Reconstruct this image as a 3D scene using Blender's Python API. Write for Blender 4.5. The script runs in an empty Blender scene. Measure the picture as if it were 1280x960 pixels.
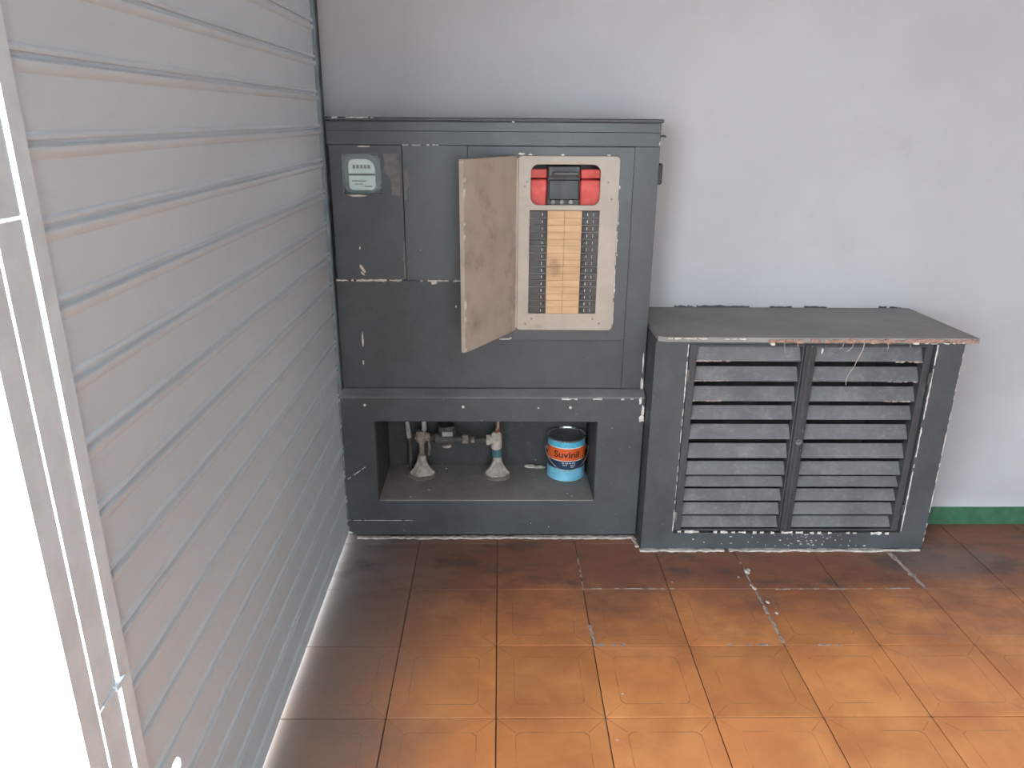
import bpy, bmesh, math, random
from mathutils import Vector, Matrix, noise as mnoise
random.seed(7)
S = bpy.context.scene
COL = S.collection
PI = math.pi

# ------------------------------------------------------------------ camera
F_PX = 945.25
PITCH, YAW, ROLL = 0.33701, 0.01695, 0.00838
cam = bpy.data.cameras.new('camera')
cam.sensor_fit = 'HORIZONTAL'
cam.sensor_width = 36.0
cam.lens = F_PX / 1280 * 36
cam.clip_start = 0.02
cam_ob = bpy.data.objects.new('camera', cam)
COL.objects.link(cam_ob)
fw = Vector((math.sin(YAW)*math.cos(PITCH), math.cos(YAW)*math.cos(PITCH), -math.sin(PITCH)))
rt = Vector((math.cos(YAW), -math.sin(YAW), 0))
up = rt.cross(fw)
r2 = math.cos(ROLL)*rt + math.sin(ROLL)*up
u2 = -math.sin(ROLL)*rt + math.cos(ROLL)*up
m = Matrix((( r2.x, u2.x, -fw.x, 0.0079), (r2.y, u2.y, -fw.y, -1.64778), (r2.z, u2.z, -fw.z, 1.54455), (0, 0, 0, 1)))
cam_ob.matrix_world = m
S.camera = cam_ob

# ------------------------------------------------------------------ world, exposure
S.view_settings.view_transform = 'Standard'
S.view_settings.look = 'None'
S.view_settings.gamma = 1.0
S.view_settings.use_curve_mapping = False
S.view_settings.exposure = 0.0
W = bpy.data.worlds.new('overcast_sky')
S.world = W
W.use_nodes = True
bg = W.node_tree.nodes['Background']
bg.inputs[0].default_value = (0.81, 0.925, 1.0, 1)
bg.inputs[1].default_value = 12.6

# ------------------------------------------------------------------ materials
def nm(name):
    mt = bpy.data.materials.new(name)
    mt.use_nodes = True
    nt = mt.node_tree
    return mt, nt, nt.nodes['Principled BSDF']

def node(nt, t, **kw):
    n = nt.nodes.new(t)
    for k, v in kw.items():
        if k in n.inputs.keys():
            n.inputs[k].default_value = v
        else:
            setattr(n, k, v)
    return n

def coords(nt, kind='world'):
    if kind == 'world':
        return node(nt, 'ShaderNodeNewGeometry').outputs['Position']
    return node(nt, 'ShaderNodeTexCoord').outputs['Object']

def noise_tex(nt, co, scale, detail=4, rough=.6, stretch=None, dist=0):
    if stretch:
        mp = node(nt, 'ShaderNodeMapping')
        mp.inputs['Scale'].default_value = stretch
        nt.links.new(co, mp.inputs[0]); co = mp.outputs[0]
    n = node(nt, 'ShaderNodeTexNoise')
    n.inputs['Scale'].default_value = scale
    n.inputs['Detail'].default_value = detail
    n.inputs['Roughness'].default_value = rough
    n.inputs['Distortion'].default_value = dist
    nt.links.new(co, n.inputs['Vector'])
    return n.outputs['Fac']

def ramp(nt, fac, lo, hi, a=0.0, b=1.0):
    r = node(nt, 'ShaderNodeMapRange')
    r.interpolation_type = 'SMOOTHSTEP'
    r.inputs['From Min'].default_value = lo
    r.inputs['From Max'].default_value = hi
    r.inputs['To Min'].default_value = a
    r.inputs['To Max'].default_value = b
    nt.links.new(fac, r.inputs['Value'])
    return r.outputs['Result']

def mixc(nt, fac, a, b, mode='MIX'):
    x = node(nt, 'ShaderNodeMix', data_type='RGBA', blend_type=mode)
    if isinstance(fac, (int, float)): x.inputs[0].default_value = fac
    else: nt.links.new(fac, x.inputs[0])
    for i, v in ((6, a), (7, b)):
        if isinstance(v, tuple): x.inputs[i].default_value = (*v, 1) if len(v) == 3 else v
        else: nt.links.new(v, x.inputs[i])
    return x.outputs[2]

def mathn(nt, op, a, b):
    x = node(nt, 'ShaderNodeMath', operation=op)
    for i, v in ((0, a), (1, b)):
        if isinstance(v, (int, float)): x.inputs[i].default_value = v
        else: nt.links.new(v, x.inputs[i])
    return x.outputs[0]

def bump(nt, bsdf, h, strength, dist=.002):
    b = node(nt, 'ShaderNodeBump')
    b.inputs['Strength'].default_value = strength
    b.inputs['Distance'].default_value = dist
    nt.links.new(h, b.inputs['Height'])
    nt.links.new(b.outputs[0], bsdf.inputs['Normal'])

def simple(name, col, rough=.5, metal=0.0, var=.25, vscale=14, bmp=.15, bscale=120, dirt=None, dirt_amt=.35, dscale=6):
    mt, nt, b = nm(name)
    co = coords(nt)
    f = noise_tex(nt, co, vscale)
    c = mixc(nt, ramp(nt, f, .3, .7), tuple(x*(1-var) for x in col), tuple(min(1, x*(1+var)) for x in col))
    if dirt:
        d = noise_tex(nt, co, dscale, 6, .7)
        c = mixc(nt, ramp(nt, d, .5, .75, 0, dirt_amt), c, dirt)
    nt.links.new(c, b.inputs['Base Color'])
    rr = noise_tex(nt, co, vscale*2.3)
    nt.links.new(ramp(nt, rr, .2, .8, max(0, rough-.08), min(1, rough+.08)), b.inputs['Roughness'])
    b.inputs['Metallic'].default_value = metal
    if bmp:
        bump(nt, b, noise_tex(nt, co, bscale, 3), bmp)
    return mt

def dark_paint(name, base, dust_and_shade=(.16, .155, .15), dust_amt=.25, rough=.5, bscale=55, bstr=.35, specks=True):
    mt, nt, b = nm(name)
    co = coords(nt)
    f = noise_tex(nt, co, 5, 6, .65)
    c = mixc(nt, ramp(nt, f, .3, .72), tuple(x*.82 for x in base), tuple(x*1.2 for x in base))
    d = noise_tex(nt, co, 9, 8, .75, stretch=(1, 1, .45))
    c = mixc(nt, ramp(nt, d, .48, .8, 0, dust_amt), c, dust_and_shade)
    d2 = noise_tex(nt, co, 42, 6, .8, stretch=(.6, 1, 1.4))
    c = mixc(nt, ramp(nt, d2, .5, .78, 0, min(.5, dust_amt*.8)), c, dust_and_shade)
    if specks:
        s = noise_tex(nt, co, 95, 2, .5)
        s2 = noise_tex(nt, co, 7, 2, .5)
        k = mathn(nt, 'MULTIPLY', ramp(nt, s, .735, .765), ramp(nt, s2, .5, .6))
        c = mixc(nt, k, c, (.42, .41, .39))
    nt.links.new(c, b.inputs['Base Color'])
    nt.links.new(ramp(nt, f, .2, .8, rough-.08, rough+.12), b.inputs['Roughness'])
    h = mathn(nt, 'ADD', noise_tex(nt, co, bscale, 4), mathn(nt, 'MULTIPLY', noise_tex(nt, co, 12, 3), 1.5))
    bump(nt, b, h, bstr, .003)
    return mt

M = {}
M['masonry'] = dark_paint('dark_painted_masonry', (.058, .064, .070), dust_amt=.16, rough=.5)
M['board'] = dark_paint('dark_painted_board', (.052, .060, .068), dust_amt=.12, rough=.34, bscale=90, bstr=.15)
M['ledge'] = dark_paint('lit_ledge_paint', (.19, .195, .2), dust_and_shade=(.22, .21, .2), dust_amt=.6, rough=.65)  # paler than the box: light caught by the slope is put into the colour
M['niche'] = dark_paint('sooty_niche', (.05, .05, .05), dust_and_shade=(.17, .155, .14), dust_amt=.45, rough=.75)
M['niche_floor'] = dark_paint('dusty_niche_floor', (.27, .255, .24), dust_and_shade=(.4, .37, .34), dust_amt=.6, rough=.85)
M['slabtop'] = dark_paint('worn_slab', (.235, .225, .212), dust_and_shade=(.32, .3, .27), dust_amt=.5, rough=.6)
M['slat'] = dark_paint('dusty_slat_paint', (.13, .132, .134), dust_and_shade=(.34, .335, .32), dust_amt=.6, rough=.6)
M['door'] = dark_paint('door_frame_paint', (.045, .047, .051), dust_and_shade=(.2, .19, .18), dust_amt=.25, rough=.5)
M['inside'] = simple('dark_interior', (.035, .035, .036), .9)
M['gouge'] = simple('bare_plaster', (.62, .57, .52), .9, var=.2, vscale=60, bmp=.5)
M['mortar'] = simple('whitish_mortar', (.5, .45, .41), .9, var=.3, vscale=40, bmp=.6, dirt=(.25, .17, .13), dirt_amt=.6, dscale=25)
M['greymortar'] = simple('greyish_joint_mortar', (.36, .30, .265), .95, var=.35, vscale=60, bmp=.5)
M['scrape'] = simple('scraped_paint', (.33, .27, .25), .9, var=.3, vscale=60)
M['graypatch'] = simple('worn_primer_patch', (.16, .15, .148), .7, var=.25, vscale=50)
M['beige'] = simple('beige_enamel', (.42, .36, .295), .42, var=.08, vscale=9, bmp=.05, dirt=(.2, .13, .085), dirt_amt=.45, dscale=9)
M['beige_door'] = simple('beige_enamel_door', (.43, .36, .295), .42, var=.1, vscale=9, bmp=.05, dirt=(.16, .1, .06), dirt_amt=.55, dscale=7)
M['filler'] = simple('tan_blank_plate', (.58, .36, .185), .5, var=.12, vscale=30, bmp=.1, dirt=(.22, .1, .045), dirt_amt=.35, dscale=14)
def filler_mat():
    mt, nt, b = nm('tan_blank_plate')
    co = coords(nt)
    f = noise_tex(nt, co, 30, 5, .6, stretch=(.25, 1, 2))
    c = mixc(nt, ramp(nt, f, .3, .7), (.52, .31, .155), (.64, .41, .22))
    sp = node(nt, 'ShaderNodeSeparateXYZ'); nt.links.new(co, sp.inputs[0])
    px = mathn(nt, 'SUBTRACT', sp.outputs[0], .196); pz = mathn(nt, 'SUBTRACT', sp.outputs[2], 1.058)
    r = mathn(nt, 'ADD', mathn(nt, 'MULTIPLY', mathn(nt, 'MULTIPLY', px, px), 1100.0), mathn(nt, 'MULTIPLY', mathn(nt, 'MULTIPLY', pz, pz), 700.0))
    r = mathn(nt, 'ADD', r, mathn(nt, 'MULTIPLY', mathn(nt, 'SUBTRACT', noise_tex(nt, co, 40, 5), .5), 1.4))
    c = mixc(nt, ramp(nt, r, -.2, 1.0, .65, 0), c, (.2, .085, .035))
    nt.links.new(c, b.inputs['Base Color']); b.inputs['Roughness'].default_value = .5
    return mt
M['filler'] = filler_mat()
M['black'] = simple('black_plastic', (.018, .018, .02), .4, var=.2)
M['breaker'] = simple('charcoal_plastic', (.05, .045, .043), .5, var=.2)
M['tick'] = simple('white_marking', (.6, .58, .55), .6)
M['red'] = simple('red_insulator', (.62, .06, .045), .5, var=.15, vscale=20, dirt=(.5, .3, .28), dirt_amt=.4, dscale=20)
M['screw'] = simple('dull_screw', (.2, .19, .18), .5, metal=.6)
M['edge'] = simple('grey_steel_edge', (.26, .255, .25), .5)
M['steel'] = simple('bright_wire', (.6, .6, .6), .3, metal=.9, var=.1)
M['tin'] = simple('tin_lid', (.3, .31, .32), .35, metal=.7, var=.25, vscale=30, dirt=(.08, .09, .1), dirt_amt=.6, dscale=30)
M['cyan'] = simple('cyan_can_paint', (.10, .44, .60), .3, var=.1, vscale=25)
M['lightblue'] = simple('light_blue_can_paint', (.2, .53, .70), .32, var=.14, vscale=18)
M['orange'] = simple('orange_label', (.78, .13, .03), .35, var=.08)
M['navy'] = simple('navy_label', (.015, .04, .09), .35, var=.2)
M['white'] = simple('white_print', (.75, .78, .8), .4, var=.05)
M['ink'] = simple('dark_brown_ink', (.05, .012, .008), .45, var=.1)
M['brass'] = simple('weathered_brass_fitting', (.27, .215, .165), .6, metal=.1, var=.35, vscale=45, bmp=.4, dirt=(.45, .4, .35), dirt_amt=.7, dscale=30)
M['palebrass'] = simple('limed_fitting', (.5, .43, .37), .65, var=.25, vscale=45, bmp=.4, dirt=(.22, .17, .13), dirt_amt=.6, dscale=30)
M['cloth'] = simple('dried_mortar_cone', (.42, .37, .325), .9, var=.25, vscale=40, bmp=.6, dirt=(.2, .165, .14), dirt_amt=.7, dscale=22)
M['mud'] = simple('dried_mud_base', (.2, .165, .14), .95, var=.3, vscale=45, bmp=.7)
M['teal'] = simple('teal_tape', (.05, .15, .17), .5, var=.2)
M['copper'] = simple('reddish_copper_pipe', (.28, .11, .075), .45, metal=.3, var=.3, vscale=50)
M['pvc'] = simple('grey_pvc_pipe', (.36, .35, .34), .5, var=.2, vscale=30)
M['oldiron'] = simple('dark_iron_pipe', (.07, .065, .06), .7, var=.4, vscale=40, bmp=.4)
M['meterplate'] = simple('pale_meter_plate', (.80, .86, .82), .5, var=.1, vscale=25, bmp=0)
M['meterbody'] = simple('dark_green_meter_body', (.06, .075, .072), .35, var=.2)
M['fibre'] = simple('dry_fibre', (.42, .36, .3), .8)
M['brick'] = simple('exposed_red_mortar', (.33, .2, .15), .9, var=.4, vscale=60, bmp=.6, dirt=(.12, .1, .09), dirt_amt=.8, dscale=30)
M['green'] = simple('green_kerb_paint', (.04, .135, .075), .5, var=.2, vscale=20, bmp=.3, dirt=(.09, .1, .06), dirt_amt=.45, dscale=18)
M['guide'] = simple('dark_guide_steel', (.045, .05, .052), .8, var=.2)
M['galv'] = simple('grey_post_steel', (.66, .75, .80), .45, var=.06)
M['pavement'] = simple('pale_pavement', (.62, .6, .57), .9, var=.1, vscale=5)
M['grout'] = simple('dark_grout', (.1, .058, .038), .95, var=.4, vscale=40, bmp=.5)

def wall_mat():
    mt, nt, b = nm('pale_grey_wall_paint')
    co = coords(nt)
    f = noise_tex(nt, co, 1.6, 5, .6)
    c = mixc(nt, ramp(nt, f, .3, .7), (.445, .438, .452), (.49, .486, .498))
    s = noise_tex(nt, co, 3.5, 7, .7)
    c = mixc(nt, ramp(nt, s, .56, .8, 0, .35), c, (.34, .33, .325))
    nt.links.new(c, b.inputs['Base Color'])
    b.inputs['Roughness'].default_value = .6
    h = mathn(nt, 'ADD', noise_tex(nt, co, 70, 3), mathn(nt, 'MULTIPLY', noise_tex(nt, co, 6, 4), 2))
    bump(nt, b, h, .12, .004)
    return mt
M['wall'] = wall_mat()

def shutter_mat():
    mt, nt, b = nm('grey_shutter_steel')
    co = coords(nt)
    f = noise_tex(nt, co, 2.2, 5, .6, stretch=(1, .35, 1))
    c = mixc(nt, ramp(nt, f, .3, .7), (.55, .62, .66), (.61, .68, .715))
    s = noise_tex(nt, co, 30, 6, .75, stretch=(1, .25, 1))
    c = mixc(nt, ramp(nt, s, .55, .85, 0, .3), c, (.3, .3, .3))
    nt.links.new(c, b.inputs['Base Color'])
    b.inputs['Roughness'].default_value = .42
    b.inputs['Metallic'].default_value = .0
    bump(nt, b, noise_tex(nt, co, 25, 3, stretch=(1, .3, 1)), .06, .003)
    return mt
M['shutter'] = shutter_mat()

def tile_mat():
    mt, nt, b = nm('glazed_orange_floor_tile')
    ob = coords(nt, 'object')
    wp = coords(nt)
    oi = node(nt, 'ShaderNodeObjectInfo')
    # cloudy glaze
    f = noise_tex(nt, wp, 5.0, 5, .55, dist=.4)
    c = mixc(nt, ramp(nt, f, .3, .7), (.50, .18, .062), (.70, .29, .098))
    f2 = noise_tex(nt, wp, 2.3, 4, .6)
    c = mixc(nt, ramp(nt, f2, .45, .72, 0, .5), c, (.52, .155, .055))
    hv = node(nt, 'ShaderNodeHueSaturation')
    nt.links.new(c, hv.inputs['Color'])
    nt.links.new(ramp(nt, oi.outputs['Random'], 0, 1, .88, 1.1), hv.inputs['Value'])
    c = hv.outputs[0]
    # printed inner frame line with cut corners : distance field in the tile's own frame
    sx = node(nt, 'ShaderNodeSeparateXYZ'); nt.links.new(ob, sx.inputs[0])
    ax = mathn(nt, 'ABSOLUTE', sx.outputs[0], 0); ay = mathn(nt, 'ABSOLUTE', sx.outputs[1], 0)
    mx = mathn(nt, 'MAXIMUM', ax, ay)
    dd = mathn(nt, 'MULTIPLY', mathn(nt, 'ADD', ax, ay), .5)
    oc = mathn(nt, 'MAXIMUM', mx, mathn(nt, 'ADD', dd, .006))
    ln = mathn(nt, 'ABSOLUTE', mathn(nt, 'SUBTRACT', oc, .098), 0)
    line = ramp(nt, ln, .0006, .0022, 1, 0)
    diag = mathn(nt, 'ABSOLUTE', mathn(nt, 'SUBTRACT', ax, ay), 0)
    dl = mathn(nt, 'MULTIPLY', ramp(nt, diag, .0008, .0028, 1, 0), mathn(nt, 'GREATER_THAN', mx, .098))
    line = mathn(nt, 'MAXIMUM', line, dl)
    brk = ramp(nt, noise_tex(nt, wp, 12, 3), .35, .6)
    line = mathn(nt, 'MULTIPLY', mathn(nt, 'MULTIPLY', line, brk), .55)
    c = mixc(nt, line, c, (.15, .06, .03))
    # grime trodden in along the boxes
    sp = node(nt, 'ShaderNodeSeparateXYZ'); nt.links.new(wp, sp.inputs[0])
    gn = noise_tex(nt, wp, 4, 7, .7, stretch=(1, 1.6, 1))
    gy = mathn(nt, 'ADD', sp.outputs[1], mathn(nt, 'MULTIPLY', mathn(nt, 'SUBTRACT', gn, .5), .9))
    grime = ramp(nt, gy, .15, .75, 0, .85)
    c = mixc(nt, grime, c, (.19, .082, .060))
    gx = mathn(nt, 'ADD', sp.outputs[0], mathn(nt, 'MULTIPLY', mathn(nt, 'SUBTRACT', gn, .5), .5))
    dust_and_shade = ramp(nt, gx, -.6, .0, .9, 0)  # grey flare and shadow beside the shutter, painted into the tile colour
    c = mixc(nt, dust_and_shade, c, (.20, .18, .168))
    # grey scuffed patch right of the louvred cabinet
    px = mathn(nt, 'SUBTRACT', sp.outputs[0], 1.62); py = mathn(nt, 'SUBTRACT', sp.outputs[1], .78)
    r = mathn(nt, 'ADD', mathn(nt, 'MULTIPLY', mathn(nt, 'MULTIPLY', px, px), 6.0), mathn(nt, 'MULTIPLY', mathn(nt, 'MULTIPLY', py, py), 40.0))
    r = mathn(nt, 'ADD', r, mathn(nt, 'MULTIPLY', mathn(nt, 'SUBTRACT', gn, .5), 1.6))
    c = mixc(nt, ramp(nt, r, -.1, .8, .75, 0), c, (.14, .125, .118))
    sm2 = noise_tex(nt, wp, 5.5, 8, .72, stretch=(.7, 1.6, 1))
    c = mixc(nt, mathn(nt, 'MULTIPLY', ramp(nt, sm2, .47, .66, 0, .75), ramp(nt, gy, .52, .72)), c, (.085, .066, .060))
    # pale scuffs
    sc = noise_tex(nt, wp, 38, 6, .8, stretch=(.4, 1, 1))
    sm = noise_tex(nt, wp, 3.1, 3)
    c = mixc(nt, mathn(nt, 'MULTIPLY', ramp(nt, sc, .62, .74, 0, .6), ramp(nt, sm, .42, .58)), c, (.42, .34, .29))
    nt.links.new(c, b.inputs['Base Color'])
    rn = mathn(nt, 'ADD', ramp(nt, noise_tex(nt, wp, 9, 5), .3, .7, .3, .42), mathn(nt, 'MULTIPLY', grime, .25))
    nt.links.new(rn, b.inputs['Roughness'])
    h = mathn(nt, 'SUBTRACT', mathn(nt, 'MULTIPLY', noise_tex(nt, wp, 14, 3), .5), line)
    bump(nt, b, h, .12, .002)
    return mt
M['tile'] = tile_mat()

def glass_mat():
    mt, nt, b = nm('dusty_glass')
    nt.nodes.remove(b)
    tr = node(nt, 'ShaderNodeBsdfTransparent'); tr.inputs[0].default_value = (.93, .96, .95, 1)
    gl = node(nt, 'ShaderNodeBsdfGlossy'); gl.inputs['Roughness'].default_value = .12
    mx = node(nt, 'ShaderNodeMixShader'); mx.inputs[0].default_value = .08
    nt.links.new(tr.outputs[0], mx.inputs[1]); nt.links.new(gl.outputs[0], mx.inputs[2])
    nt.links.new(mx.outputs[0], nt.nodes['Material Output'].inputs['Surface'])
    return mt
M['glass'] = glass_mat()

# ------------------------------------------------------------------ mesh helpers
class MB:
    def __init__(s): s.bm = bmesh.new()
    def box(s, x0, x1, y0, y1, z0, z1, bev=0.0, seg=1, mi=0):
        t = bmesh.new()
        bmesh.ops.create_cube(t, size=1)
        for v in t.verts:
            v.co = Vector(((x0+x1)/2+v.co.x*(x1-x0), (y0+y1)/2+v.co.y*(y1-y0), (z0+z1)/2+v.co.z*(z1-z0)))
        if bev:
            bmesh.ops.bevel(t, geom=list(t.edges), offset=bev, segments=seg, affect='EDGES', profile=.5)
        s.add(t, mi); return s
    def add(s, t, mi=0, mat=None):
        mp = {}
        for v in t.verts: mp[v] = s.bm.verts.new(mat @ v.co if mat else v.co)
        for f in t.faces:
            try:
                nf = s.bm.faces.new([mp[v] for v in f.verts]); nf.material_index = mi
            except ValueError: pass
        t.free()
    def prism(s, poly, axis, a, b, mi=0):
        """extrude a 2-D polygon along an axis. axis 0: poly is (y,z); 1: (x,z); 2: (x,y)"""
        def P(p, c):
            return Vector((c, p[0], p[1])) if axis == 0 else Vector((p[0], c, p[1])) if axis == 1 else Vector((p[0], p[1], c))
        A = [s.bm.verts.new(P(p, a)) for p in poly]; B = [s.bm.verts.new(P(p, b)) for p in poly]
        n = len(poly)
        fs = [s.bm.faces.new(A), s.bm.faces.new(B[::-1])]
        for i in range(n): fs.append(s.bm.faces.new((A[i], B[i], B[(i+1) % n], A[(i+1) % n])))
        for f in fs: f.material_index = mi
        return s
    def tube(s, pts, rad, seg=10, mi=0, cap=True):
        pts = [Vector(p) for p in pts]
        if isinstance(rad, (int, float)): rad = [rad]*len(pts)
        rings = []
        ref = None
        for i, p in enumerate(pts):
            d = (pts[min(i+1, len(pts)-1)] - pts[max(i-1, 0)]).normalized()
            if ref is None:
                ref = d.orthogonal().normalized()
            ref = (ref - d*ref.dot(d)).normalized()
            o = d.cross(ref)
            rings.append([s.bm.verts.new(p + rad[i]*(math.cos(2*PI*k/seg)*ref + math.sin(2*PI*k/seg)*o)) for k in range(seg)])
        for a, b in zip(rings, rings[1:]):
            for k in range(seg):
                f = s.bm.faces.new((a[k], a[(k+1) % seg], b[(k+1) % seg], b[k])); f.material_index = mi
        if cap:
            for r in (rings[0][::-1], rings[-1]):
                f = s.bm.faces.new(r); f.material_index = mi
        return s
    def lathe(s, prof, c=(0, 0, 0), seg=32, mis=None, jitter=0):
        rings = []
        for (r, z) in prof:
            if r < 1e-6: rings.append([s.bm.verts.new((c[0], c[1], c[2]+z))])
            else:
                rings.append([s.bm.verts.new((c[0]+r*(1+jitter*mnoise.noise(Vector((math.cos(2*PI*k/seg)*1.5+c[0]*9, math.sin(2*PI*k/seg)*1.5, z*30))))*math.cos(2*PI*k/seg),
                                             c[1]+r*(1+jitter*mnoise.noise(Vector((math.cos(2*PI*k/seg)*1.5+c[0]*9, math.sin(2*PI*k/seg)*1.5, z*30))))*math.sin(2*PI*k/seg), c[2]+z)) for k in range(seg)])
        for i, (a, b) in enumerate(zip(rings, rings[1:])):
            for k in range(seg):
                if len(a) == 1 and len(b) == 1: continue
                if len(a) == 1: q = (a[0], b[(k+1) % seg], b[k])
                elif len(b) == 1: q = (a[k], a[(k+1) % seg], b[0])
                else: q = (a[k], a[(k+1) % seg], b[(k+1) % seg], b[k])
                f = s.bm.faces.new(q)
                if mis: f.material_index = mis[i]
        return s
    def build(s, name, mat, parent=None, smooth=None, recalc=True):
        bm = s.bm
        if recalc: bmesh.ops.recalc_face_normals(bm, faces=bm.faces)
        if smooth:
            for f in bm.faces: f.smooth = True
            for e in bm.edges:
                if len(e.link_faces) == 2 and e.calc_face_angle(0) > smooth: e.smooth = False
        me = bpy.data.meshes.new(name)
        bm.to_mesh(me); bm.free()
        return link(name, me, mat, parent)

def link(name, me, mat, parent=None):
    for mm in (mat if isinstance(mat, (list, tuple)) else [mat]):
        me.materials.append(M[mm] if isinstance(mm, str) else mm)
    o = bpy.data.objects.new(name, me)
    COL.objects.link(o)
    if parent:
        o.parent = parent
        o.matrix_parent_inverse = Matrix.Translation(-world_loc(parent))
    return o

def world_loc(o):
    v = o.location.copy()
    return v

def tag(o, label=None, cat=None, group=None, kind=None):
    if label: o['label'] = label
    if cat: o['category'] = cat
    if group: o['group'] = group
    if kind: o['kind'] = kind
    return o

def empty(name, loc, label, cat, group=None):
    o = bpy.data.objects.new(name, None)
    o.location = loc; o.empty_display_size = .05
    COL.objects.link(o)
    return tag(o, label, cat, group)

def share(src, name, loc, parent):
    """another object on the same mesh, offset by loc"""
    o = src.copy(); o.name = name
    COL.objects.link(o)
    o.parent = parent
    o.matrix_parent_inverse = Matrix.Identity(4) if parent is None else Matrix.Translation(-world_loc(parent))
    o.location = loc
    return o

def rrect(x0, x1, z0, z1, r, n=6):
    pts = []
    for cx, cz, a0 in ((x1-r, z1-r, 0), (x0+r, z1-r, PI/2), (x0+r, z0+r, PI), (x1-r, z0+r, 1.5*PI)):
        for k in range(n+1):
            a = a0 + PI/2*k/n
            pts.append((cx+r*math.cos(a), cz+r*math.sin(a)))
    return pts

def plate(name, loops, yf, yb, mat, parent=None, bev=0.0, xform=None):
    """flat plate in the XZ plane with holes (first loop outer), front face at y=yf, back at yb"""
    cu = bpy.data.curves.new(name, 'CURVE')
    cu.dimensions = '2D'; cu.fill_mode = 'BOTH'
    h = abs(yb-yf)/2
    cu.extrude = max(1e-4, h-bev); cu.bevel_depth = bev; cu.bevel_resolution = 1; cu.offset = -bev
    for lp in loops:
        sp = cu.splines.new('POLY'); sp.points.add(len(lp)-1)
        for p, (x, z) in zip(sp.points, lp): p.co = (x, z, 0, 1)
        sp.use_cyclic_u = True
    tmp = bpy.data.objects.new('tmp', cu); COL.objects.link(tmp)
    dg = bpy.context.evaluated_depsgraph_get(); dg.update()
    me = bpy.data.meshes.new_from_object(tmp.evaluated_get(dg))
    bpy.data.objects.remove(tmp); bpy.data.curves.remove(cu)
    ym = (yf+yb)/2
    for v in me.vertices:
        x, z, d = v.co
        v.co = Vector((x, ym-d, z))
        if xform: v.co = xform @ v.co
    me.materials.clear()
    me.name = name
    for p in me.polygons: p.use_smooth = False
    return link(name, me, mat, parent)

def rect(x0, x1, z0, z1): return [(x0, z0), (x1, z0), (x1, z1), (x0, z1)]

def blob(mb, cx, cz, y, w, h, th=.0012, ang=0, n=9, seed=0, axis='y'):
    """irregular thin flake lying on a wall (axis y) or floor (axis z)"""
    rnd = random.Random(seed*13+5)
    pts = []
    for k in range(n):
        a = 2*PI*k/n
        q = .62+.55*rnd.random()
        px, pz = w/2*math.cos(a)*q, h/2*math.sin(a)*q
        pts.append((cx+px*math.cos(ang)-pz*math.sin(ang), cz+px*math.sin(ang)+pz*math.cos(ang)))
    if axis == 'y': mb.prism(pts, 1, y, y+th+.002)
    else: mb.prism(pts, 2, y-.0005, y+th)

def ragged(mb, p0, p1, w, th, n=24, seed=1, axis='y', c=0.0, gap=0.0):
    """ragged strip between two 2-D points in the wall plane (x,z at y=c) or floor plane (x,y at z=c)"""
    rnd = random.Random(seed)
    p0 = Vector(p0); p1 = Vector(p1); d = (p1-p0); nrm = Vector((-d.y, d.x)).normalized()
    last = None
    for i in range(n):
        a = p0+d*(i/n); b = p0+d*((i+1)/n)
        w0 = w*(.35+.9*rnd.random()) if last is None else last
        w1 = w*(.35+.9*rnd.random())
        last = w1
        if rnd.random() < gap: continue
        o = nrm*w*.25*(rnd.random()-.5)
        poly = [tuple(a-nrm*w0/2+o), tuple(b-nrm*w1/2+o), tuple(b+nrm*w1/2+o), tuple(a+nrm*w0/2+o)]
        if axis == 'y': mb.prism(poly, 1, c-th, c+.002)
        else: mb.prism(poly, 2, c-.001, c+th)

# ================================================================== STRUCTURE
WALL_Y = 1.285
SX = -.583                      # shutter plane
XR, YR, ZC = 3.7, -4.6, 2.9     # right wall, rear wall, ceiling
def struct(o): o['kind'] = 'structure'; return o

struct(MB().box(-1.0, XR+.15, WALL_Y, WALL_Y+.18, -.1, ZC+.1).build('wall_back', 'wall'))
struct(MB().box(XR, XR+.15, YR, WALL_Y, -.1, ZC+.1).build('wall_right', 'wall'))
wr = MB()
wr.box(-1.0, .2, YR-.15, YR, -.1, ZC); wr.box(1.4, XR, YR-.15, YR, -.1, ZC); wr.box(.2, 1.4, YR-.15, YR, 2.5, ZC)  # opening in this unseen wall added to let sky light onto the shutter
struct(wr.build('wall_rear', 'wall'))
struct(MB().box(-1.0, XR+.15, YR-.15, WALL_Y+.18, ZC, ZC+.15).build('ceiling', 'wall'))
wl = MB()
BAY0 = -3.5
wl.box(-.78, -.66, 1.02, WALL_Y, 0, ZC); wl.box(-.78, -.613, 1.001, 1.0195, 0, ZC)                 # return beside the boxes
wl.box(-.78, -.615, YR, 1.005, 2.455, ZC)                    # lintel
wl.box(-.78, -.60, YR, BAY0, 0, 2.4545)                      # pier behind the camera
struct(wl.build('wall_left', 'wall'))

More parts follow.
